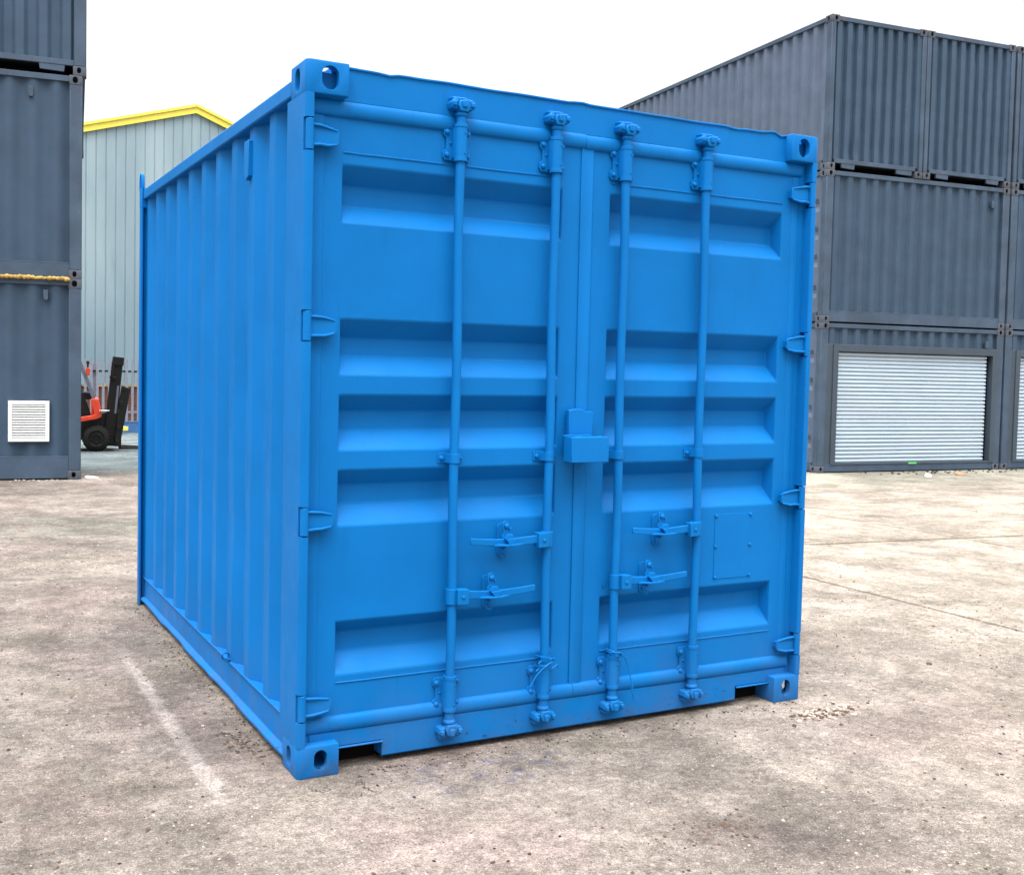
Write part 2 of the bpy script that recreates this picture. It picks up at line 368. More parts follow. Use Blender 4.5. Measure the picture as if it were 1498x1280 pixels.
cast_b.update({k+'_m': mirror_mesh(cast_b[k], 'corner_casting_'+k) for k in ('top', 'bottom')})
M['rusty_cast'] = paint('rusty_grey_casting', (.075, .085, .105, 1), .2, .75, rust=1.6, peel=.2, wave=.2, spec=.1)
cast_g = {}
for k, me in cast_b.items():
    c = me.copy(); c.materials.clear(); c.materials.append(M['rusty_cast']); cast_g[k] = c
def put_casting(me, loc, parent, rz=0):
    o = bpy.data.objects.new('corner_casting', me); C.objects.link(o); o.parent = parent; o.location = loc; o.rotation_euler = (0, 0, rz); return o

# ------------------------------------------------------------------ corrugated sheet
def corr_pts(length, pitch, prof, off=0., depth=.036, soft=0):
    # returns (s, d) polyline: s along the wall, d inward depth; prof = outer flat, slope, inner flat, slope as fractions
    a, b_, c, d_ = [f*pitch for f in prof]; P = []; s0 = off-pitch*math.ceil(off/pitch+1)
    k = 0
    while s0 < length+pitch:
        P += [(s0, 0), (s0+a, 0), (s0+a+b_, depth), (s0+a+b_+c, depth)]; s0 += pitch
    def ev(s):
        for (p, dp), (q, dq) in zip(P, P[1:]):
            if p <= s <= q: return dp+(dq-dp)*(s-p)/max(1e-9, q-p)
        return 0
    out = [(0, ev(0))]+[p for p in P if 1e-4 < p[0] < length-1e-4]+[(length, ev(length))]
    return out
def corr_wall(b, p0, ud, nin, length, z0, z1, pts, dents=0, seed=0, nz=1):
    p0, ud, nin = Vector(p0), Vector(ud), Vector(nin); vs = []; n = len(pts)
    rng = random.Random(seed); D = [(rng.uniform(.1, length-.1), rng.uniform(z0+.1, z1-.1), rng.uniform(.05, .12), rng.uniform(.006, .018)) for _ in range(dents)]
    for j in range(nz+1):
        z = z0+(z1-z0)*j/nz
        for s_, d in pts:
            e = sum(h*math.exp(-((s_-a)**2+((z-c)*.8)**2)/(r*r)) for a, c, r, h in D) if 0 < j < nz else 0
            q = p0+ud*s_+nin*(d+e); vs.append((q.x, q.y, z))
    b.add(vs, [(j*n+i, j*n+i+1, (j+1)*n+i+1, (j+1)*n+i) for j in range(nz) for i in range(n-1)])
    return b

# ================================================================== THE BLUE CONTAINER
LEN = 3.15
bc = thing('shipping_container', 'freshly painted bright blue ten foot shipping container with closed double doors, alone in the yard', 'shipping container')
BL = M['blue']
put_casting(cast_b['bottom'], (0, 0, 0), bc); put_casting(cast_b['bottom_m'], (CX, 0, 0), bc)
put_casting(cast_b['top'], (0, 0, CZ-CH), bc); put_casting(cast_b['top_m'], (CX, 0, CZ-CH), bc)
HZ = [(2.270, 2.388), (1.592, 1.706), (.888, .998), (.208, .312)]     # hinge notches
def post(mirror):
    b = B(); fx = (lambda x: CX-x) if mirror else (lambda x: x); r = .014
    full = [(.0, .215), (.0, r)] + arc(r, r, r, 180, 270, 5)[1:] + [(.033-.006, 0)] + arc(.027, .006, .006, 270, 360, 3) + [(.033, .05), (.062, .05), (.062, .215)]
    cut = [(.0, .215), (.0, .026), (.007, .026), (.007, .05), (.062, .05), (.062, .215)]
    zs = [CH-.002] + sum([[a, b_] for a, b_ in sorted(HZ)], []) + [CZ-CH+.002]
    for i in range(len(zs)-1):
        sec = cut if i % 2 else full
        b.prism([(fx(x), y) for x, y in sec], zs[i], zs[i+1], 'z')
    return b.build('corner_post', BL, bc, ang=30)
post(False); post(True)
# rails, walls, roof, floor
for mx in (0, 1):
    fx = (lambda x: CX-x) if mx else (lambda x: x)
    B().box(fx(.001), CL-.002, 2.490, fx(.061), LEN-.012, 2.550).build('top_rail', BL, bc, .006)
    b = B()                                                            # bottom rail: a channel with a flange out at the foot
    sec = [(.0, .030), (.0, .042), (.024, .052), (.026, .158), (.016, .166), (.016, .174), (.066, .174), (.066, .160), (.040, .150), (.038, .030)]
    secs = [(fx(x), z) for x, z in sec]
    n = 26; vs = []
    rg = random.Random(4)
    for i in range(n+1):
        y = CL-.002+(LEN-.035-CL)*i/n; wob = (rg.random()-.5)*.007 if 0 < i < n else 0
        for k, (x, z) in enumerate(secs): vs.append((x+(wob if k < 2 else 0)*(1 if not mx else -1), y, z+(wob*.6 if k < 2 else 0)))
    m = len(secs); fs = [(i*m+k, i*m+(k+1) % m, (i+1)*m+(k+1) % m, (i+1)*m+k) for i in range(n) for k in range(m)] + [tuple(range(m)), tuple(reversed(range(n*m, n*m+m)))]
    b.add(vs, fs).build('bottom_rail', M['blue_rusty'], bc, .002)
    pts = corr_pts(LEN-.205, .288, (.25, .24, .27, .24), off=.446-.17, depth=.036)
    pts = [(s_, d) for s_, d in pts]
    b = B(); corr_wall(b, (fx(.022), .170, 0), (0, 1, 0), (-1 if mx else 1, 0, 0), LEN-.205, .168, 2.52, pts, dents=5, seed=3+mx, nz=24)
    wl = b.build('side_wall', BL, bc, ang=20); mb = wl.modifiers.new('bevel', 'BEVEL'); mb.width = .006; mb.segments = 2; mb.limit_method = 'ANGLE'; mb.angle_limit = rad(20)
    rp = [(fx(x), y) for x, y in ((-.012, LEN-.058), (.0, LEN-.058), (.012, LEN-.030), (.12, LEN-.030), (.12, LEN), (-.012, LEN))]
    B().prism(rp, 0, 2.552, 'z').build('rear_post', BL, bc, .003)
bw = B(); corr_wall(bw, (.10, LEN-.012, 0), (1, 0, 0), (0, -1, 0), CX-.2, .12, 2.50, corr_pts(CX-.2, .25, (.3, .2, .3, .2)))
bw.build('rear_wall', BL, bc)
B().box(.1, LEN-.06, .01, CX-.1, LEN-.004, .13).build('rear_sill', BL, bc, .004)
B().box(.1, LEN-.06, 2.49, CX-.1, LEN-.004, 2.55).build('rear_header', BL, bc, .004)
B().box(.03, .09, 2.545, CX-.03, LEN-.03, 2.562).build('roof_panel', BL, bc, .003)
fl = B().box(.07, .10, .10, CX-.07, LEN-.07, .165)
for i in range(10): fl.box(.067, .25+i*.29, .035, CX-.067, .29+i*.29, .10)
fl.build('floor', M['dark'], bc)
# vent low down near the roof on the side, a lifting lug at the rear, lashing ring
v = B(); v.prism([(.762, 2.44), (.830, 2.44), (.830, 2.30), (.800, 2.275), (.762, 2.29)], .004, .050, 'x'); v.build('vent_cover', BL, bc, .004)
lg = B().prism([(LEN-.02+dx, z) for dx, z in ((-.035, 2.44), (.016, 2.44), (.016, 2.56), (-.035, 2.56))], -.014, .05, 'x')
lg.tube([(-.002, LEN-.05, 2.55), (-.002, LEN-.052, 2.60), (-.002, LEN-.04, 2.635), (-.002, LEN-.018, 2.648), (-.002, LEN+.006, 2.635), (-.002, LEN+.016, 2.60), (-.002, LEN+.014, 2.55)], .011, 8)
lg.build('lifting_lug', BL, bc, .003)
B().cyl((.006, 1.03, .183), (.030, 1.03, .183), .009, 8).ring((.000, 1.03, .20), (0, 1, .2), .016, .004, 12, 5).build('lashing_ring', BL, bc)
# header and sill
YH = .045
hb = B(); rg = random.Random(8)
n = 60; vs = []; fs = []
for i in range(n+1):
    x = CW-.004+(CX-2*CW+.008)*i/n; wz = .0035*noise.noise((x*6, 0, 0))
    for c, h in ((.33, .007), (1.17, -.006), (1.98, .006), (2.20, -.012), (2.24, .008)): wz -= h*math.exp(-((x-c)/.03)**2)
    wy = .002*noise.noise((x*4, 3, 0))
    vs += [(x, YH, 2.468), (x, YH+wy, 2.583+wz), (x, YH-.006+wy, 2.5845+wz), (x, YH-.006+wy, 2.592+wz), (x, YH+.07, 2.590), (x, YH+.07, 2.468)]
for i in range(n):
    for k in range(6): fs.append((i*6+k, i*6+(k+1) % 6, (i+1)*6+(k+1) % 6, (i+1)*6+k))
fs += [tuple(range(6)), tuple(reversed(range(n*6, n*6+6)))]
hb.add(vs, fs).build('door_header', BL, bc, .0015)
for sg_ in (lambda x: x, lambda x: CX-x): B().box(sg_(.034), YH+.002, 2.4695, sg_(CW+.02), .10, 2.56).build('header_gusset', BL, bc)
sl = B()
sl.prism([(.06, .145), (CX-.06, .145), (CX-.06, .088), (CX-.352, .088), (CX-.352, .024), (.350, .024), (.350, .088), (.06, .088)], YH, YH+.012)
sl.box(CW-.002, YH-.012, .082, .352, YH, .0885).box(CX-CW+.002, YH-.012, .082, CX-.352, YH, .0885)
sl.box(.350, YH-.0, .024, CX-.352, .10, .032).box(.350, YH+.001, .024, .362, .20, .088).box(CX-.352, YH+.001, .024, CX-.364, .20, .088)
sl.box(.06, YH+.013, .088, CX-.06, .11, .144)
sl.build('door_sill', M['blue_rusty'], bc, .003)
for sg_ in (lambda x: x, lambda x: CX-x): B().box(sg_(.165), .120, .006, sg_(.348), .24, .0875).build('pocket_shade', M['dark'], bc)  # black blocks added so the pocket openings look deeply shaded
B().box(.36, .11, .004, CX-.36, .14, .10).build('sill_shade', M['dark'], bc)  # black plank added to keep the gap below the sill in shade

# --- doors
ZR = [(2.243, 2.172, 2.100, 2.033), (1.682, 1.610, 1.545, 1.475), (1.402, 1.337, 1.268, 1.195), (1.123, 1.060, .991, .914), (.557, .502, .431, .355)]
YD, DEP = .056, .064
def door_panel(x0, x1, a, b_, parent):
    s_ = .016; cols = [x0, a, a+s_, b_-s_, b_, x1]
    zs = [2.440]+[z for r in ZR for z in r]+[.170]
    inner = {i for k in range(5) for i in (2+4*k, 3+4*k)}
    b = B(); vs = [(x, YD+(DEP if (j in inner and i in (2, 3)) else 0), z) for j, z in enumerate(zs) for i, x in enumerate(cols)]
    fs = []; n = len(cols)
    for j in range(len(zs)-1):
        for i in range(n-1):
            a0, a1, c0, c1 = j*n+i, j*n+i+1, (j+1)*n+i, (j+1)*n+i+1
            if i in (1, 3) and ((j in inner) != ((j+1) in inner)):
                # mitred corners: the diagonal runs from the outer corner to the inner one
                if (i == 1) == (j+1 in inner): fs += [(a0, c0, c1), (a0, c1, a1)]
                else: fs += [(a0, c0, a1), (a1, c0, c1)]
            else: fs.append((a0, c0, c1, a1))
    m = len(vs); vs += [(x0, YD+.05, 2.44), (x1, YD+.05, 2.44), (x1, YD+.05, .17), (x0, YD+.05, .17)]
    L_ = [j*n for j in range(len(zs))]; R_ = [j*n+n-1 for j in range(len(zs))]
    fs += [tuple(L_+[m+3, m]), tuple(list(reversed(R_))+[m+1, m+2]), tuple(list(range(n))+[m+1, m]), tuple([m+3, m+2]+list(range((len(zs)-1)*n+n-1, (len(zs)-1)*n-1, -1)))]
    b.add(vs, fs)
    o = b.build('door_panel', BL, parent, .0055, seg=3); return o
def bolt(b, x, y, z, r=.009, h=.009, ax=(0, -1, 0)):
    p = Vector((x, y, z)); a = Vector(ax)
    b.tube([p, p+a*h*.5, p+a*h*.85, p+a*h], [r, r, r*.75, r*.35], 8)
def hinge(mirror, z0, z1, parent, seed):
    fx = (lambda x: CX-x) if mirror else (lambda x: x); rg = random.Random(seed)
    b = B(); zc = (z0+z1)/2; h = (z1-z0)/2-.004
    b.cyl((fx(.0195), .0135, z0+.004), (fx(.0195), .0135, z1-.004), .0150, 16)
    hh_ = h*.62
    out = [(fx(x), zc+z) for x, z in ((.024, hh_+.006), (.075, hh_*1.02), (.120, hh_*.84), (.134, hh_*.58), (.134, -hh_*.62), (.122, -hh_*.92), (.08, -hh_*1.04), (.024, -hh_-.006))]
    b.prism(out, .020, .032)
    b.box(fx(.075), .030, zc-hh_*.5, fx(.126), YD+.001, zc+hh_*.45)
    j = lambda a: (rg.random()-.5)*a
    b.tube([(fx(.030), .016, zc+hh_+.002), (fx(.060), .015, zc+hh_+.001), (fx(.085), .018, zc+hh_*.94+j(.003)), (fx(.128), .022, zc+hh_*.62+j(.003))], [.0062, .006, .0055, .0045], 8)
    b.tube([(fx(.030), .016, zc-hh_-.002), (fx(.060), .014, zc-hh_*.98+j(.004)), (fx(.088), .017, zc-hh_*.98+j(.003)), (fx(.126), .022, zc-hh_*.76+j(.003))], [.0065, .0062, .006, .0045], 8)
    b.build('hinge', BL, parent, .0025)
def gasket(x0, x1, parent, hinge_side):
    b = B()
    def strip(p, q, wd, pr):                                            # half-round strip from p to q
        p, q = Vector(p), Vector(q); d = (q-p).normalized(); sd_ = d.cross(Vector((0, 1, 0))); nseg = 9; vs = []
        NN = 24
        for i in range(NN+1):
            c = p.lerp(q, i/NN)
            for k in range(nseg):
                a = math.pi*k/(nseg-1)
                vs.append(c+sd_*math.cos(a)*wd/2+Vector((0, -math.sin(a)**.8*pr*(1+.10*noise.noise((c.x*5, c.z*5, 2))), 0)))
        b.add(vs, [(i*nseg+k, i*nseg+k+1, (i+1)*nseg+k+1, (i+1)*nseg+k) for i in range(NN) for k in range(nseg-1)]+[tuple(range(nseg)), tuple(range(NN*nseg, NN*nseg+nseg))])
    e = .0
    strip((x0+.004, YD, 2.440), (x1+(.005 if hinge_side < 0 else -.004), YD, 2.443), .062, .019)
    strip((x0+.004, YD, .174), (x1+(.005 if hinge_side < 0 else -.004), YD, .174), .062, .020)
    hx = x0+.028 if hinge_side < 0 else x1-.028
    strip((hx, YD, .20), (hx, YD, 2.41), .046, .006)
    b.build('gasket', BL, parent, ang=50)
def weld(b, x0, x1, z, seed):
    rg = random.Random(seed); P = []
    for i in range(30): P.append((x0+(x1-x0)*i/29, YD-.0005, z+(rg.random()-.5)*.0012))
    b.tube(P, .0035, 6)
def sleeve(parent, x, z0, z1, side, up):
    b = B(); YR = .020; r = .030
    r = .0245
    b.cyl((x, YR, z0+.008), (x, YR, z1-.008), r, 20)
    b.tube([(x, YR, z0), (x, YR, z0+.014)], .0262, 20).tube([(x, YR, z1-.014), (x, YR, z1)], .0262, 20)
    w_ = .062; zz = [(z0+.01), (z1-.01)]; zm = (z0+z1)/2
    out = [(x-w_+.008, zz[0]-.004), (x+w_-.012, zz[0]-.004), (x+w_-.006, zz[0]+.02), (x+w_-.018, zm), (x+w_-.006, zz[1]-.02), (x+w_-.012, zz[1]), (x-w_+.010, zz[1]), (x-w_+.002, zz[1]-.012), (x-w_+.002, zz[1]-.030), (x-w_+.014, zz[1]-.042), (x-w_+.014, zz[0]+.038), (x-w_+.002, zz[0]+.028), (x-w_, zz[0]+.008)]
    b.prism(out, YD-.012, YD-.002)
    b.box(x-.026, .02, z0+.014, x+.026, YD-.004, z1-.014)
    for dz in (z0+.026, z1-.030):
        bolt(b, x-w_+.015, YD-.012, dz, .0105, .012); bolt(b, x+w_-.020, YD-.012, dz, .009, .010)
    bolt(b, x-w_+.030, YD-.012, zm, .005, .006)
    for dz in (z0+.03, z1-.035): bolt(b, x+.010, YR-.0225, dz, .0035, .004)
    return b.build('bar_bracket', BL, parent, .002)
def cam(parent, x, z, up, seed):
    # cam end of the bar gripping a two-jawed keeper welded to the frame
    rg = random.Random(seed); s_ = 1 if up else -1; YR = .014; b = B()
    b.cyl((x, YR+.004, z-s_*.075), (x, YR+.004, z-s_*.02), .0185, 16)
    b.tube([(x, YR+.004, z-s_*.040), (x, YR+.004, z-s_*.028), (x, YR+.004, z-s_*.020)], [.020, .026, .020], 16)
    b.prism([(x-.016, z-s_*.022), (x+.018, z-s_*.022), (x+.024, z+s_*.004), (x+.008, z+s_*.022), (x-.020, z+s_*.018), (x-.026, z-s_*.004)], -.012, .030)
    b.box(x-.010, -.020, z-.008*s_, x+.010, -.008, z+.020*s_)
    b.build('cam', BL, parent, .004)
    k = B()
    for sg in (-1, 1):
        k.prism([(x+sg*.022, z-s_*.014), (x+sg*.046, z-s_*.010), (x+sg*.050, z+s_*.012), (x+sg*.036, z+s_*.028), (x+sg*.020, z+s_*.022), (x+sg*.028, z+s_*.006)], -.002, YH+.002)
        k.box(x+sg*.030, -.012, z-s_*.004, x+sg*.046, .006, z+s_*.016)
    k.prism([(x-.040, z+s_*.018), (x+.040, z+s_*.014), (x+.044, z+s_*.028), (x+.010, z+s_*.036), (x-.044, z+s_*.034)], .010, YH+.002)
    k.build('cam_keeper', BL, parent, .004)
def handle(parent, xr, sg, z, tip, xc, seed):
    # hub box on the bar, flat lever running to the tip, catch holding it
    hb_ = B(); YR = .020
    hb_.prism([(xr+sg*.010, z-.028), (xr+sg*.058, z-.030), (xr+sg*.060, z+.028), (xr+sg*.010, z+.030)], -.018, .024)
    hb_.tube([(xr, YR, z-.030), (xr, YR, z+.030)], .0245, 16)
    bolt(hb_, xr+sg*.034, -.018, z, .008, .006)
    hb_.build('handle_hub', BL, parent, .004)
    h = B(); L0 = xr+sg*.052; n = 14; vs = []; fs = []
    for i in range(n+1):
        t = i/n; x = L0+(tip-L0)*t; zz = z+.004+.006*t-.010*math.sin(t*math.pi); hh_ = .0165-.0035*t; y = -.004+.008*math.sin(t*math.pi)
        vs += [(x, y, zz-hh_), (x, y, zz+hh_), (x, y+.011, zz+hh_), (x, y+.011, zz-hh_)]
    for i in range(n):
        for k in range(4): fs.append((i*4+k, i*4+(k+1) % 4, (i+1)*4+(k+1) % 4, (i+1)*4+k))
    fs += [(0, 1, 2, 3), (n*4+3, n*4+2, n*4+1, n*4)]
    h.add(vs, fs).build('door_handle', BL, parent, .003)
    c = B(); zc = z-.0
    c.prism([(xc+px, zc+pz) for px, pz in stadium(0, 0, .036, .135)], YD-.008, YD+.001)   # back plate
    # swinging retainer above
    c.prism([(xc+px, zc+pz) for px, pz in ([(-.016, .060), (-.014, .074), (-.004, .082), (.008, .080), (.017, .070), (.017, .050), (.020, .030), (.030, .014), (.030, .004), (-.012, .004), (-.016, .020), (-.008, .034)])], .010, .018)
    c.prism([(xc+px, zc+pz) for px, pz in ((-.012, .012), (.032, .014), (.026, -.004), (.012, -.016), (.0, -.006))], -.022, -.006)
    c.prism([(xc+px, zc+pz) for px, pz in ((.000, .030), (.022, .030), (.030, .010), (-.010, .012))], -.012, .014)
    bolt(c, xc+.002, .010, zc+.062, .011, .012); bolt(c, xc+.018, .012, zc+.050, .005, .010)
    bolt(c, xc+.002, YD-.010, zc-.050, .009, .010)
    # horizontal winged guard plate, pointed both ways
    c.prism([(xc-.062, -.010), (xc-.02, -.030), (xc+.025, -.032), (xc+.072, -.014), (xc+.03, .012), (xc-.03, .014)], zc-.013, zc-.007, 'z')
    c.box(xc-.012, -.004, zc-.030, xc-.004, YD, zc-.012)
    # J hook under the lever
    c.tube([(xc-.012, .030, zc-.030), (xc-.013, .026, zc-.052), (xc-.006, .024, zc-.066), (xc+.006, .024, zc-.067), (xc+.012, .026, zc-.058)], .0045, 8)
    c.build('handle_catch', BL, parent, .0015)
RODX = [.622, 1.049, 1.389, 1.812]
def rod(parent, x, wob):
    YR = .020; b = B()
    b.tube([(x+.0025*math.sin(i*.8+wob), YR, .31+1.985*i/16) for i in range(17)], .0182, 20)
    b.tube([(x, YR, .125), (x, YR, .17)], .0185, 18).tube([(x, YR, 2.435), (x, YR, 2.475)], .0185, 18)
    b.build('locking_bar', BL, parent)
    sleeve(parent, x, 2.294, 2.436, -1, True); sleeve(parent, x, .172, .312, -1, False)
    cam(parent, x, 2.500, True, 1); cam(parent, x, .102, False, 2)
    c = B(); z = 1.160
    c.box(x-.055, YD-.006, z-.019, x+.050, YD+.001, z+.019)
    pts = [(x-.030, YD-.004)]+arc(x, YR, .0225, 180, 360, 10)+[(x+.030, YD-.004), (x+.024, YD-.004)]+list(reversed(arc(x, YR, .019, 180, 360, 10)))+[(x-.024, YD-.004)]
    c.prism(pts, z-.018, z+.018, 'z'); bolt(c, x-.042, YD-.006, z, .0095, .012); bolt(c, x+.040, YD-.006, z, .008, .010)
    c.build('bar_clamp', BL, parent, .001)
for side, x0, x1, a, b_, rods in ((-1, .038, 1.1985, .161, 1.104, (0, 1)), (1, 1.2015, CX-.050, 1.340, 2.282, (2, 3))):
    dr = bpy.data.objects.new('door', None); C.objects.link(dr); dr.parent = bc
    door_panel(x0, x1, a, b_, dr)
    gasket(x0, x1, dr, side)
    for wz_, sd_ in ((2.286, 3), (.326, 7)):
        wb = B(); weld(wb, a+.002, b_-.005, wz_, sd_+side); wb.build('weld_bead', BL, dr)
    for i, (z0, z1) in enumerate(HZ): hinge(side > 0, z0, z1, dr, i*3+side)
    for r in rods: rod(dr, RODX[r], r*1.7)
    if side < 0:
        handle(dr, RODX[1], -1, .826, .690, .852, 1); handle(dr, RODX[0], 1, .624, .986, .790, 2)
    else:
        handle(dr, RODX[3], -1, .830, 1.458, 1.615, 3); handle(dr, RODX[2], 1, .626, 1.752, 1.553, 4)
        # cover strip over the meeting edge, and the blank data plate with its rivets
        cs = B().prism([(x, y) for x, y in ((1.190, YD-.001), (1.191, YD-.006), (1.246, YD-.007), (1.252, YD-.003), (1.252, YD+.001))], .20, 2.425, 'z'); cs.build('cover_strip', BL, dr, .0015)
        dp = B().box(1.946, YD-.0025, .588, 2.158, YD+.0005, .880)
        for rx in (1.952, 2.150):
            for rz_ in (.596, .734, .872): bolt(dp, rx, YD-.002, rz_, .008, .007)
        dp.build('data_plate', BL, dr, .001)
        B().tube([(1.352, YD-.003, .60), (1.352, YD-.006, .61), (1.352, YD-.003, .62)], .004, 6).build('drip_bead', BL, dr)
# lock box over the meeting edge
lb = B()
lb.box(1.108, -.060, 1.139, 1.286, -.056, 1.241).box(1.108, -.056, 1.139, 1.113, .004, 1.237).box(1.281, -.056, 1.139, 1.286, .004, 1.237)
lb.box(1.108, -.056, 1.237, 1.286, .004, 1.241).box(1.135, -.050, 1.150, 1.25, .046, 1.230)
lb.tube([(1.104, .003, 1.243), (1.13, .002, 1.245), (1.18, .003, 1.242), (1.22, .002, 1.245), (1.24, .003, 1.242)], .004, 6)
lb.build('lock_box', BL, bc, .003)
B().prism([(1.140, 1.232), (1.256, 1.232), (1.256, 1.341), (1.215, 1.341), (1.205, 1.350), (1.175, 1.352), (1.140, 1.346)], .018, .046).build('lock_box_plate', BL, bc, .003)

# wires tied round the bars
def wire(label, paths):
    b = B()
    for p in paths: b.tube(p, .0029, 6)
    o = b.build('wire_tie', BL); tag(o, label, 'wire', 'wires tied round the locking bars'); return o
x = RODX[1]; rg = random.Random(5)
loops = []
for k in range(3):
    P = []
    for i in range(13):
        a = 2*math.pi*i/12; P.append((x+.036*math.cos(a)+(.01 if k == 1 else 0), .020+.034*math.sin(a)-.003, .318+.010*k+.012*math.cos(a+k*1.3)))
    loops.append(P)
loops.append([(x+.035, -.004, .330), (x+.0, -.018, .320), (x-.03, -.014, .300), (x-.055, -.012, .275), (x-.068, -.010, .250), (x-.078, -.010, .236)])
loops.append([(x-.03, -.01, .335), (x-.045, -.012, .325), (x-.04, -.01, .305), (x-.055, -.01, .295)])
loops.append([(x+.02, -.012, .300), (x+.045, -.012, .312), (x+.052, -.010, .295)])
wire('tangled blue wire round the foot of the second locking bar, end sticking out left', loops)
x = RODX[2]
loops = []
for k in range(2):
    P = [(x+.035*math.cos(2*math.pi*i/12), .020+.034*math.sin(2*math.pi*i/12)-.003, .320+.008*k-.014*math.cos(2*math.pi*i/12)) for i in range(13)]
    loops.append(P)
loops.append([(x-.030, -.012, .335), (x+.01, -.020, .330), (x+.038, -.016, .306), (x+.055, -.014, .270), (x+.068, -.012, .225), (x+.078, -.016, .180), (x+.075, -.016, .165), (x+.086, -.014, .140), (x+.092, -.012, .118)])
loops.append([(x+.078, -.018, .185), (x+.083, -.016, .172), (x+.076, -.014, .160)])
wire('blue wire dangling to the right from the foot of the third locking bar', loops)

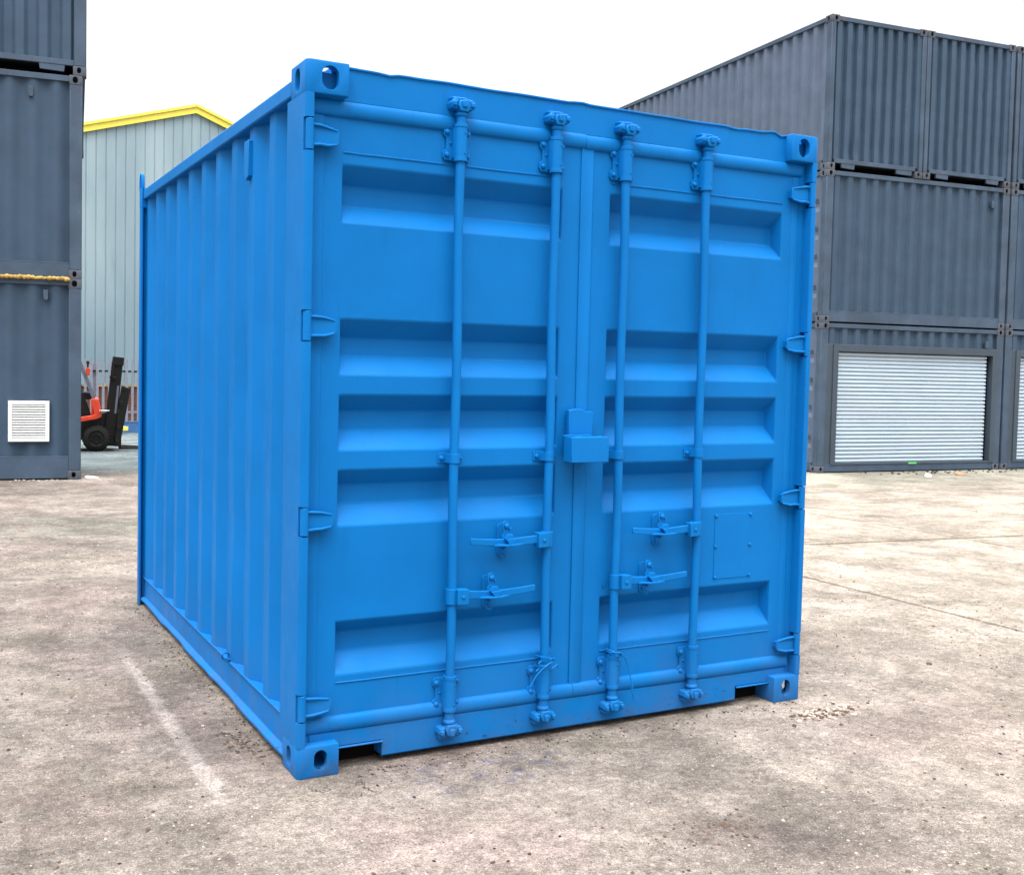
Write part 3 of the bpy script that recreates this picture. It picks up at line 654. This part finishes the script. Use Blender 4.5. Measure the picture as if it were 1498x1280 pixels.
# ================================================================== GREY CONTAINERS
def grey_container(label, loc, rz, W, D, front='side', shutter=False, tabs=(), vent=None, group=None, mat='grey', right_end=None, louvre=None, soft=False, left='door', seed=0, dents=8, H=2.591):
    c = thing('shipping_container', label, 'shipping container', loc, rz, group)
    Gm, Fm = M[mat], M['grey_frame']; lift = bool(tabs)
    for k, mx, X_ in (('', 0, 0), ('_m', 1, W)):
        put_casting(cast_g['bottom'+k], (X_, 0, 0), c); put_casting(cast_g['top'+k], (X_, 0, H-CH), c)
        r = put_casting(cast_g['bottom'+('' if mx else '_m')], (X_, D, 0), c, math.pi); r = put_casting(cast_g['top'+('' if mx else '_m')], (X_, D, H-CH), c, math.pi)
    for X_, y in ((0, 0), (W, 0), (0, D), (W, D)):
        sx_ = 1 if X_ == 0 else -1; sy = 1 if y == 0 else -1; pwid = .158 if front == 'side' else .095
        B().box(X_+sx_*.003, y+sy*.003, CH-.002, X_+sx_*pwid, y+sy*.13, H-CH+.002).build('corner_post', Fm, c, .012)
    pw = .156 if front == 'side' else .093; z0 = .185 if lift else .30 if not shutter else .14
    if not lift and not shutter and not louvre: z0 = .20
    rt = B().box(CW-.012, .010, H-.085, W-CW+.012, .075, H-.012); rt.build('top_rail', Fm, c, .004)
    zb0, zb1 = (.120, .19) if lift else (.02, z0+.004)
    rb = B().box(CW-.01, .014, zb0, W-CW+.01, .072, zb1)
    for u0, u1 in tabs: rb.prism([(u0, zb0+.004), (u1, zb0+.004), (u1-.01, .035), (u0+.012, .045)], .020, .060)
    if not lift: rb.box(CW-.01, .012, zb1-.012, W-CW+.01, .030, zb1+.002)
    rb.build('bottom_rail', Fm, c, .003)
    for yy, nm in ((D, 'rear'),):
        B().box(CW-.01, D-.075, H-.085, W-CW+.01, D-.010, H-.012).build('top_rail', Fm, c, .004)
        B().box(CW-.01, D-.072, zb0, W-CW+.01, D-.014, zb1).build('bottom_rail', Fm, c, .004)
    for X_, a in ((0, 1), (W, -1)):
        B().box(X_+a*.010, CL-.01, H-.085, X_+a*.075, D-CL+.01, H-.012).build('top_rail', Fm, c, .004)
        B().box(X_+a*.014, CL-.01, .02, X_+a*.072, D-CL+.01, .18).build('bottom_rail', Fm, c, .004)
    if front == 'side': pitch, prof, dep = .278, (.34, .16, .36, .14), .048
    else: pitch, prof, dep = .218, (.44, .10, .36, .10), .060
    L_ = W-2*pw; y0 = .026
    pts = corr_pts(L_, pitch, prof, off=.05, depth=dep)
    if soft:                                                            # rounded corrugation
        pts = [(L_*i/240, dep*.5*(1-math.cos(2*math.pi*(L_*i/240-.03)/pitch))) for i in range(241)]
    z1 = H-.05
    if shutter:
        fu0, fu1, fz = .285, W-.145, 2.225
        corr_wall(B(), (pw, y0, 0), (1, 0, 0), (0, 1, 0), L_, fz-.02, z1, pts, dents=0).build('wall_panel', Gm, c, ang=50 if soft else 20)
        fr = B().box(fu0, .000, .135, fu0+.105, .12, fz).box(fu1-.105, .000, .135, fu1, .12, fz).box(fu0+.105, .000, fz-.125, fu1-.105, .12, fz).box(fu0+.105, .004, .135, fu1-.105, .12, .165)
        fr.box(pw, .02, .13, fu0, .05, fz).box(fu1, .02, .13, W-pw, .05, fz)
        fr.build('shutter_frame', M['shutter_frame'], c, .004)
        sh = B(); zc = .165; sp = (fz-.125-.165)/28
        P = []
        for i in range(28):
            z = zc+i*sp; P += [(.125, z+.002), (.088, z+.010), (.080, z+sp*.35), (.080, z+sp*.65), (.088, z+sp-.018), (.125, z+sp-.006)]
        vs = [(xx, y, z) for y, z in P for xx in (fu0+.10, fu1-.175)]
        sh.add(vs, [(2*i, 2*i+1, 2*i+3, 2*i+2) for i in range(len(P)-1)]).build('roller_shutter', M['shutter'], c, ang=40)
        B().box(fu0+.10, .13, .14, fu1-.10, .14, fz-.02).build('shutter_backing', M['dark'], c)
        if shutter != 2: B().box(2.02, -.004, .137, 2.20, .002, .165).build('shutter_tag', M['green'], c)
    else:
        corr_wall(B(), (pw, y0, 0), (1, 0, 0), (0, 1, 0), L_, z0-.01, z1, pts, dents=dents, seed=seed, nz=26).build('wall_panel', Gm, c, ang=50 if soft else 20)
    # ends and back
    for X_, a, kind in ((0, 1, left), (W, -1, 'plain')):
        if kind == 'door':
            b = B(); zz = [.18, .42, .50, .56, .64, .95, 1.03, 1.09, 1.17, 1.42, 1.50, 1.56, 1.64, 1.90, 1.98, 2.04, 2.12, H-.09]
            vs = []
            for z in zz:
                pass
            cols = [.12, .20, .22, D-.22, D-.20, D-.12]; vs = [(.03+(.035 if (j % 4 in (2, 3) and 0 < j < len(zz)-1 and i in (2, 3)) else 0), y, z) for j, z in enumerate(zz) for i, y in enumerate(cols)]
            n_ = len(cols); b.add(vs, [(j*n_+i, j*n_+i+1, (j+1)*n_+i+1, (j+1)*n_+i) for j in range(len(zz)-1) for i in range(n_-1)])
            b.build('end_door', M['grey_lit'], c, smooth=False)
            ld = B()
            for yy in (.5, .9, 1.5, 1.9): ld.cyl((.005, yy*D/2.438, .1), (.005, yy*D/2.438, H-.08), .017, 8)
            ld.build('locking_bar', Fm, c)
        else:
            corr_wall(B(), (X_+a*.026, .12, 0), (0, 1, 0), (a, 0, 0), D-.24, .17, z1, corr_pts(D-.24, .278, (.30, .18, .34, .18), off=.03, depth=.050), dents=10 if D > 4 else 4, seed=seed+5, nz=24).build('side_wall', M['grey_lit'], c, ang=20)
    corr_wall(B(), (pw, D-.026, 0), (1, 0, 0), (0, -1, 0), L_, .17, z1, corr_pts(L_, .278, (.26, .24, .26, .24))).build('rear_wall', Gm, c, ang=20)
    B().box(.06, .06, H-.03, W-.06, D-.06, H-.018).build('roof_panel', Gm, c)
    fl = B().box(.08, .10, .10, W-.08, D-.08, .16)
    if lift: fl.box(.10, .30, .02, W-.10, D-.2, .11)  # black block filling the gap below, its shade put into the colour
    fl.build('floor', M['dark'], c)
    if vent:
        B().prism([(vent[0]-.03, vent[1]), (vent[0]+.03, vent[1]), (vent[0]+.03, vent[1]-.10), (vent[0]+.02, vent[1]-.13), (vent[0]-.02, vent[1]-.13), (vent[0]-.03, vent[1]-.10)], -.004, .05).build('vent_cover', Fm, c, .006)
    if louvre:
        u0, u1, l0, l1 = louvre; f = .045
        lv = B().box(u0, -.012, l0, u0+f, .04, l1).box(u1-f, -.012, l0, u1, .04, l1).box(u0+f, -.012, l1-f, u1-f, .04, l1).box(u0+f, -.012, l0, u1-f, .04, l0+f)
        n_ = 13; hh_ = (l1-l0-2*f)/n_
        for i in range(n_):
            z = l0+f+i*hh_; lv.prism([(-.008, z+.006), (-.008, z+.020), (.024, z+hh_+.002), (.028, z+hh_-.006)], u0+f, u1-f, 'x')
        lv.build('louvre_grille', M['white'], c)
        B().box(u0+.01, .034, l0+.01, u1-.01, .038, l1-.01).build('louvre_backing', M['dark'], c)
    return c
# --- right hand stacks
PX, PY, PA, PZ, RW = 12.497, 9.94, -.0986, -.186, 4.178
du = Vector((math.cos(PA), math.sin(PA), 0))
def RP(u, lev, off=0): return (PX+du.x*u, PY+du.y*u, PZ+lev*2.592)
gS = 'grey containers stacked three high on the right'
D0 = 2.438
grey_container('grey container with white roller shutter and green tag, right of the blue container', RP(0, 0), PA, RW, D0, 'side', shutter=1, vent=(3.762, 2.36), group=gS, seed=11)
grey_container('dented grey side-on container directly above the full white roller shutter', RP(0, 1), PA, RW, D0, 'side', vent=(3.762, 2.33), group=gS, seed=12, dents=14)
W2 = RW/2-.008
gT = 'grey containers set end-on along the top of the right stack'
grey_container('long grey container whose side recedes behind the blue one, top of right stack', RP(0, 2), PA, W2, 12.19, 'end', tabs=((.31, .60), (1.50, 1.86)), group=gT, left='plain', seed=21, dents=10)
grey_container('grey end-on top container, its end between two other top ends of the right stack', RP(RW/2+.004, 2), PA, W2, 12.19, 'end', tabs=((.31, .60), (1.50, 1.80)), group=gT, left='plain', seed=22, dents=8)
U2 = RW+.045
grey_container('ground level grey container whose roller shutter is cut off by the right edge', RP(U2, 0), PA, RW, D0, 'side', shutter=2, group=gS, seed=31)
grey_container('grey container cut off by the right edge of the photo, in the middle row', RP(U2, 1), PA, RW, D0, 'side', group=gS, seed=32)
grey_container('grey container cut off by the right edge of the photo, in the top row', RP(U2, 2), PA, W2, 12.19, 'end', tabs=((.31, .60), (1.50, 1.80)), group=gT, left='plain', seed=33)
# --- left hand stack: the visible corner is the right front one
LA = rad(-7); lu = Vector((math.cos(LA), math.sin(LA), 0))
def LP(W, lev, off=0): return (.653-lu.x*(W-off), 11.0-lu.y*(W-off), -.056+lev*2.592)
gL = 'grey containers stacked three high on the left'
W = 6.058
grey_container('grey container with white louvred vent grille, bottom of the left stack', LP(W, 0), LA, W, D0, 'side', vent=(W-.434, 2.44), louvre=(W-.875, W-.387, .50, 1.02), group=gL, soft=True, left='plain', seed=41, dents=6)
grey_container('grey container with soft rounded ribs, middle of the left stack above the yellow foam', LP(W, 1), LA, W, D0, 'side', vent=(W-.617, 2.40), group=gL, soft=True, left='plain', seed=42, dents=6)
grey_container('grey end-on container with a black gap beneath it, top of the left stack', LP(D0, 2, .045), LA, D0, 6.058, 'side', tabs=((.35, .66), (D0-.57, D0-.26)), group=gL, left='plain', seed=43, dents=5)
# yellow foam squeezed between bottom and middle container
fb = B(); rg = random.Random(2)
for i in range(110):
    u = 6.03-.16-i*.05; c = Vector(LP(W, 1)) + lu*u
    r = rg.uniform(.018, .034); b0 = len(fb.v)
    fb.tube([c+lu*(-.035)+Vector((0, .01, rg.uniform(-.012, .006))), c+Vector((lu.y*r, -lu.x*r*.8, rg.uniform(-.012, .008))), c+lu*.035+Vector((0, .01, rg.uniform(-.012, .006)))], [r*.6, r, r*.6], 7)
tag(fb.build('foam_seal', M['foam'], ang=60), 'lumpy strip of yellow foam squeezed between the bottom and middle containers of the left stack', 'foam seal')

# ================================================================== WAREHOUSE
wa = rad(10)
wo_ = Vector((6.662, 30.419, 0))
wh = thing('warehouse', 'pale grey green clad gabled warehouse with yellow roof trim behind the left yard gap', 'warehouse', (wo_.x, wo_.y, -.6), wa)
def wz(z): return z+.6
RX, RZ_ = -.22, 9.30
sl_l, sl_r = (9.52-8.415)/(3.512), (9.52-9.136)/(1.222)
sl_ = .315
XL, XR = RX-11, RX+11
cw = B(); pitch = .295; x = XL; vs = []; fs = []; rows = []
def roofz(x): return wz(RZ_-sl_*abs(x-RX))
prof = [(0, 0), (.250, 0), (.262, .022), (.283, .022)]
pl = []
while x < XR-.34:
    pl += [(x+a, d) for a, d in prof]; x += pitch
for lo, hi, dy in ((1.35, 5.30, -.006), (5.27, None, .0)):
    b0 = [(xx, -(-d)+dy, lo) for xx, d in pl]; t0 = [(xx, d+dy, hi if hi else roofz(xx)-.03) for xx, d in pl]
    cw.add(b0+t0, [(i, i+1, len(pl)+i+1, len(pl)+i) for i in range(len(pl)-1)])
cw.build('cladding', M['clad'], wh, ang=20)
sc = B()
for k in range(int((XR-XL)/pitch)-1):
    for z in (2.6, 4.1, 5.36, 6.9, 8.4):
        xx = XL+k*pitch+.125
        if z < roofz(xx)-.3 and -6 < xx < 3: sc.cyl((xx+.19, .028, z), (xx+.19, .020, z), .014, 6)
sc.build('fixing_screws', M['greysteel'], wh)
yt = B()
for sg, xe in ((-1, XL), (1, XR)):
    p = [(RX, roofz(RX)-.09), (RX, roofz(RX)+.16), (xe, roofz(xe)+.16), (xe, roofz(xe)-.09)]
    yt.prism(p, -.10, -.04)
    yt.prism([(RX, roofz(RX)+.10), (RX, roofz(RX)+.18), (xe, roofz(xe)+.18), (xe, roofz(xe)+.10)], -.14, .2)
yt.build('verge_trim', M['yellow'], wh)
rf = B()
for sg, xe in ((-1, XL), (1, XR)): rf.prism([(RX, roofz(RX)-.02), (RX, roofz(RX)+.09), (xe, roofz(xe)+.09), (xe, roofz(xe)-.02)], .02, 24)
rf.build('roof', M['clad'], wh)
B().box(XL, .05, 0, XR-.4, .30, 1.36).build('brick_base', M['brick'], wh)
B().box(XL, .0, 1.30, XR-.4, .06, 1.40).build('drip_flashing', M['foam'], wh)
B().box(XL+.02, .3, 0, XL+.3, 24, roofz(XL)-.05).box(XR-.6, .3, 0, XR-.35, 24, roofz(XR)-.05).box(XL, 23.8, 0, XR-.4, 24, roofz(XL)-.05).build('side_wall', M['clad'], wh)

# ================================================================== PALISADE FENCE
fz0 = -.14
pf = thing('palisade_fence', 'pale galvanised palisade fence on a blue foot rail behind the forklift', 'fence', (3.0, 25.6, gz(3, 25.6)), rad(4))
h0 = fz0-gz(3, 25.6)
for k in range(66):
    xx = -5.2+k*.15
    B().prism([(xx-.032, h0), (xx+.032, h0), (xx+.032, h0+1.60), (xx+.014, h0+1.69), (xx, h0+1.64), (xx-.014, h0+1.69), (xx-.032, h0+1.60)], -.02, -.008).build('pale', M['galv'], pf)
for z, hh_ in ((h0+1.32, .05), (h0+.25, .05)): B().box(-5.7, -.006, z, 4.8, .04, z+hh_).build('rail', M['black'] if z > 1 else M['galv'], pf)
B().box(-5.7, -.03, h0-.28, 4.8, .05, h0+.0).box(-5.7, -.04, h0-.0, 4.8, .06, h0+.03).build('foot_rail', M['kerbblue'], pf, .004)
for xx in (-5.6, -2.9, -.2, 2.5): B().box(xx, .05, -.02, xx+.08, .13, h0+1.55).build('post', M['galv'], pf)

# ================================================================== FORKLIFT
fk = thing('forklift', 'small red forklift with black mast and big front tyre parked behind the left stack', 'forklift', (1.95, 18.9, gz(1.95, 18.9)), rad(-8))
# local x = forward (right in the photo), origin under the front axle; sizes in metres
def wheel(x, y, r, wd):
    wm = bpy.data.objects.new('wheel', None); C.objects.link(wm); wm.parent = fk
    t = B(); P = [(.0, r*.58), (.02, r*.86), (.05, r*.97), (.09, r), (wd-.09, r), (wd-.05, r*.97), (wd-.02, r*.86), (wd, r*.58)]
    def rev(P, n=32):
        vs = [(x+rr*math.sin(2*math.pi*k/n), y+d, r+rr*math.cos(2*math.pi*k/n)) for d, rr in P for k in range(n)]
        return vs, [(i*n+k, i*n+(k+1) % n, (i+1)*n+(k+1) % n, (i+1)*n+k) for i in range(len(P)-1) for k in range(n)]
    t.add(*rev(P))
    for k in range(24):
        a = 2*math.pi*k/24; s_, c_ = math.sin(a), math.cos(a)
        for yy in (.03, wd-.09):
            t.tube([(x+s_*r*.99, y+yy, r+c_*r*.99), (x+math.sin(a+.1)*r*.99, y+yy+.06, r+math.cos(a+.1)*r*.99)], .012, 5)
    t.build('tyre', M['rubber'], wm, ang=40)
    rm = B(); rm.add(*rev([(.05, .001), (.05, r*.22), (.02, r*.26), (.03, r*.52), (.005, r*.60), (.04, r*.62), (wd-.04, r*.62), (wd-.01, .3*r), (wd-.01, .001)], 24))
    for k in range(6):
        a = math.pi*k/3; rm.cyl((x+math.sin(a)*r*.36, y+.03, r+math.cos(a)*r*.36), (x+math.sin(a)*r*.36, y+.005, r+math.cos(a)*r*.36), .014, 6)
    rm.build('rim', M['black'], wm, ang=40)
R_ = .262
wheel(0, -.50, R_, .20); wheel(0, .30, R_, .20); wheel(-1.25, -.45, .20, .16); wheel(-1.25, .29, .20, .16)
B().prism([(-.42, .22), (.28, .22), (.30, .55), (.20, .78), (-.02, .70), (-.42, .62)], -.30, .30).prism([(-1.2, .22), (-.38, .22), (-.38, .48), (-1.2, .52)], -.42, .42).build('chassis', M['black'], fk, .01)
fd = B()
for y in (-.50, .40): fd.prism([(-.62, .56), (-.36, .575), (.00, .64), (.10, .69), (.075, .86), (.02, 1.04), (-.10, 1.04), (-.115, 1.0), (-.03, .74), (-.06, .72), (-.36, .665), (-.62, .66)], y, y+.10)
fd.prism([(-.62, .22), (-.40, .24), (-.36, .40), (-.62, .42)], -.50, -.44)
fd.box(-.10, -.40, .72, .04, .40, 1.03)
fd.prism([(-1.75, .30), (-1.70, .92), (-1.45, 1.0), (-.75, .98), (-.62, .66), (-.62, .42), (-.80, .34), (-1.1, .30)], -.48, .48)
fd.build('body_shell', M['forkred'], fk, .012)
B().prism([(-.34, .68), (-.10, .72), (-.20, 1.02), (-.36, 1.30), (-.42, 1.38), (-.46, 1.30)], -.36, -.30).prism([(-.30, 1.0), (-.06, 1.03), (-.12, 1.16), (-.36, 1.16)], -.3, .3).build('dashboard', M['black'], fk, .01)
B().ring((-.38, 0, 1.34), (.55, 0, .8), .17, .014, 24, 6).cyl((-.38, 0, 1.34), (-.26, 0, 1.12), .02).build('steering_wheel', M['black'], fk)
B().box(-1.05, -.26, .98, -.60, .26, 1.08).prism([(-1.14, 1.02), (-1.04, 1.02), (-1.10, 1.50), (-1.18, 1.50)], -.24, .24).build('seat', M['black'], fk, .03)
og = B()
for y in (-.46, .40):
    og.prism([(-.085, 1.04), (-.02, 1.04), (-.30, 1.80), (-.40, 2.02), (-.50, 2.04), (-.36, 1.78)], y, y+.05)
    og.prism([(-1.50, .98), (-1.43, .98), (-1.38, 2.06), (-1.45, 2.06)], y, y+.05)
for x in (-1.4, -1.2, -1.0, -.8, -.6, -.47): og.box(x, -.42, 2.03, x+.05, .42, 2.07)
og.build('overhead_guard', M['greysteel'], fk, .004)
B().box(-.20, -.50, 1.50, -.13, -.44, 1.65).build('indicator_lamp', M['forkred'], fk, .01)
B().tube([(-.165, -.47, 1.65), (-.165, -.47, 1.72)], .018, 8).tube([(-.165, -.47, 1.71), (-.165, -.47, 1.73), (-.165, -.47, 1.77), (-.165, -.47, 1.79)], [.01, .03, .03, .01], 8).build('mirror', M['black'], fk)
ms = B(); tl = (.155/1.75)
for y in (-.34, .26):
    ms.prism([(.125, .10), (.34, .10), (.43, 1.10), (.50, 1.82), (.30, 1.84), (.22, 1.10)], y, y+.08)
ms.prism([(.295, 1.72), (.505, 1.70), (.515, 1.86), (.305, 1.88)], -.38, .38).prism([(.24, 1.44), (.36, 1.42), (.37, 1.47), (.25, 1.49)], -.40, .40).prism([(.25, 1.44), (.30, 1.44), (.33, 1.74), (.28, 1.78)], -.40, -.32)
ms.prism([(.24, .3), (.30, .3), (.37, 1.0), (.31, 1.0)], -.30, .30)
ms.build('mast', M['black'], fk, .006)
B().prism([(.335, .75), (.375, .75), (.425, 1.30), (.385, 1.30)], -.345, -.342).build('mast_decal', M['greysteel'], fk)
ca = B()
for y in (-.42, .34):
    ca.prism([(.33, .10), (.44, .10), (.64, 1.24), (.48, 1.28), (.42, .9)], y, y+.06)
for z, s_ in ((.14, 0), (.42, .03), (.9, .08), (1.2, .12)): ca.box(.36+s_, -.44, z, .42+s_, .44, z+.09)
ca.build('carriage', M['black'], fk, .006)
for y in (-.30, .20):
    B().prism([(.42, .03), (1.32, .03), (1.32, .04), (.47, .075), (.47, .48), (.42, .48)], y, y+.10).build('fork', M['black'], fk, .003)
B().box(.40, -.30, .62, .43, .1, .80).box(.05, -.56, .80, .24, -.40, .82).build('light_bracket', M['chrome'], fk, .004)

# a small black and yellow block by the fence foot, right of the forks
mb = thing('yard_block', 'small black and yellow block lying by the blue fence foot right of the forks', 'block', (3.25, 24.9, gz(3.25, 24.9)), .1)
B().prism([(-.38, 0), (.10, 0), (.08, .14), (-.02, .30), (-.22, .33), (-.36, .16)], -.2, .2).build('hood', M['black'], mb, .02)
B().box(.10, -.12, .10, .3, .12, .20).build('frame', M['yellow'], mb, .01)

# ================================================================== LOOSE STONES AND LITTER
def lump(b, c, r, rg, flat=.6):
    t = (1+5**.5)/2; V = [(-1,t,0),(1,t,0),(-1,-t,0),(1,-t,0),(0,-1,t),(0,1,t),(0,-1,-t),(0,1,-t),(t,0,-1),(t,0,1),(-t,0,-1),(-t,0,1)]
    F = [(0,11,5),(0,5,1),(0,1,7),(0,7,10),(0,10,11),(1,5,9),(5,11,4),(11,10,2),(10,7,6),(7,1,8),(3,9,4),(3,4,2),(3,2,6),(3,6,8),(3,8,9),(4,9,5),(2,4,11),(6,2,10),(8,6,7),(9,8,1)]
    a = rg.random()*6.28; ca_, sa = math.cos(a), math.sin(a); ex = rg.uniform(.7, 1.5)
    vs = []
    for v in V:
        k = r/1.9*rg.uniform(.7, 1.2); x, y, z = v[0]*k*ex, v[1]*k, v[2]*k*flat
        vs.append((c[0]+x*ca_-y*sa, c[1]+x*sa+y*ca_, c[2]+z+r*flat*.25))
    b.add(vs, F)
def scatter(name, label, n, fn, mat, seed, rmin, rmax, kind='stuff'):
    rg = random.Random(seed); b = B(); k = 0; tries = 0
    while k < n and tries < n*30:
        tries += 1; x, y = fn(rg)
        if -.02 < x < CX+.02 and -.0 < y < LEN: continue
        if noise.noise((x*1.4, y*1.4, seed)) < rg.uniform(-.35, .45): continue
        r = rmin+(rmax-rmin)*rg.random()**3; lump(b, (x, y, gz(x, y)), r, rg); k += 1
    return tag(b.build(name, mat, smooth=False), label, kind=kind)
M['stone1'] = plain('brown_grit', s2l(88, 72, 62)[:3], .9, var=.35, spec=.2)
M['stone2'] = plain('pale_grit', s2l(158, 147, 136)[:3], .9, var=.15, spec=.2)
M['stone3'] = plain('dark_grit', s2l(56, 48, 44)[:3], .9, var=.3, spec=.2)
near = lambda rg: (rg.uniform(-2.2, 5.5), -1.9+rg.random()**1.4*7.5)
wide = lambda rg: (rg.uniform(-2.5, 13), rg.uniform(-1.5, 11.5))
scatter('brown_gravel', 'scattered brown grit and pebbles on the yard', 3800, near, M['stone1'], 1, .0018, .008)
scatter('pale_gravel', 'scattered pale stone chips on the yard', 4200, near, M['stone2'], 2, .0018, .007)
scatter('dark_gravel', 'scattered dark grit on the yard', 1800, near, M['stone3'], 3, .0018, .008)
scatter('loose_stones', 'larger loose stones across the yard', 110, wide, M['stone1'], 4, .005, .016)
def clump(cx, cy, sx_, sy, a=0):
    def f(rg):
        u, v_ = rg.gauss(0, sx_), rg.gauss(0, sy); return cx+u*math.cos(a)-v_*math.sin(a), cy+u*math.sin(a)+v_*math.cos(a)
    return f
def rubble(label, n, f, mat, seed, r0, r1):
    rg = random.Random(seed); b = B()
    for _ in range(n):
        x, y = f(rg); lump(b, (x, y, gz(x, y)), rg.uniform(r0, r1), rg, .7)
    tag(b.build('rubble_patch', mat, smooth=False), label, kind='stuff')
rubble('small heap of broken grey rubble in front of the right corner of the blue container', 70, clump(2.36, -.20, .11, .035, .15), M['stone2'], 7, .004, .014)
rubble('darker crumbs among the rubble heap by the right corner', 50, clump(2.38, -.21, .12, .04, .15), M['stone1'], 8, .004, .012)
rubble('brown clods against the left bottom rail of the blue container', 60, clump(-.09, .46, .035, .13, .05), M['stone1'], 9, .003, .009)
rubble('fine dark dirt and crumbs added to deepen the contact shade along the blue door sill', 150, (lambda rg: (rg.uniform(.2, 2.4), -abs(rg.gauss(0, .045))-.0)), M['stone3'], 15, .002, .006)  # dark crumbs added so the sill meets the ground in a darker line
rubble('fine dark dirt and crumbs added to deepen the contact shade along the blue left bottom rail', 170, (lambda rg: (-abs(rg.gauss(0, .04))-.0, rg.uniform(.3, 3.1))), M['stone3'], 16, .002, .006)  # likewise added to darken where the rail meets the ground
rubble('brown crumbs in the foreground below the right door', 70, clump(1.15, -.95, .10, .05, .3), M['stone1'], 10, .003, .008)
rubble('rubble and dirt along the foot of the right stack', 160, (lambda rg: (lambda u: (PX+du.x*u+.0, PY+du.y*u-rg.uniform(.05, .5)))(rg.uniform(.8, 9))), M['stone3'], 12, .006, .03)
rubble('pale debris along the foot of the left stack', 70, (lambda rg: (lambda u: (.653-lu.x*u, 11.0-lu.y*u-rg.uniform(.0, .22)))(rg.uniform(0, 2.5))), M['stone2'], 13, .006, .022)
def litter(name, label, cat, c, r, mat, seed, flat=.7):
    rg = random.Random(seed); b = B(); lump(b, (0, 0, 0), r, rg, flat); lump(b, (r*.4, r*.1, 0), r*.7, rg, flat)
    o = b.build(name, mat, smooth=False); o.location = (c[0], c[1], gz(*c)); tag(o, label, cat); o['group'] = 'litter lying at the edge of the yard'
litter('plastic_bag', 'crumpled white scrap lying before the roller shutter container', 'litter', (14.07, 8.95), .07, M['white'], 1)
litter('broken_brick', 'broken orange brown brick lying before the roller shutter container', 'brick', (14.85, 8.95), .07, M['rustbrown'], 2)
litter('paper_scrap', 'white paper scrap beside the foot of the left stack', 'litter', (.80, 11.2), .10, M['white'], 3, .25)
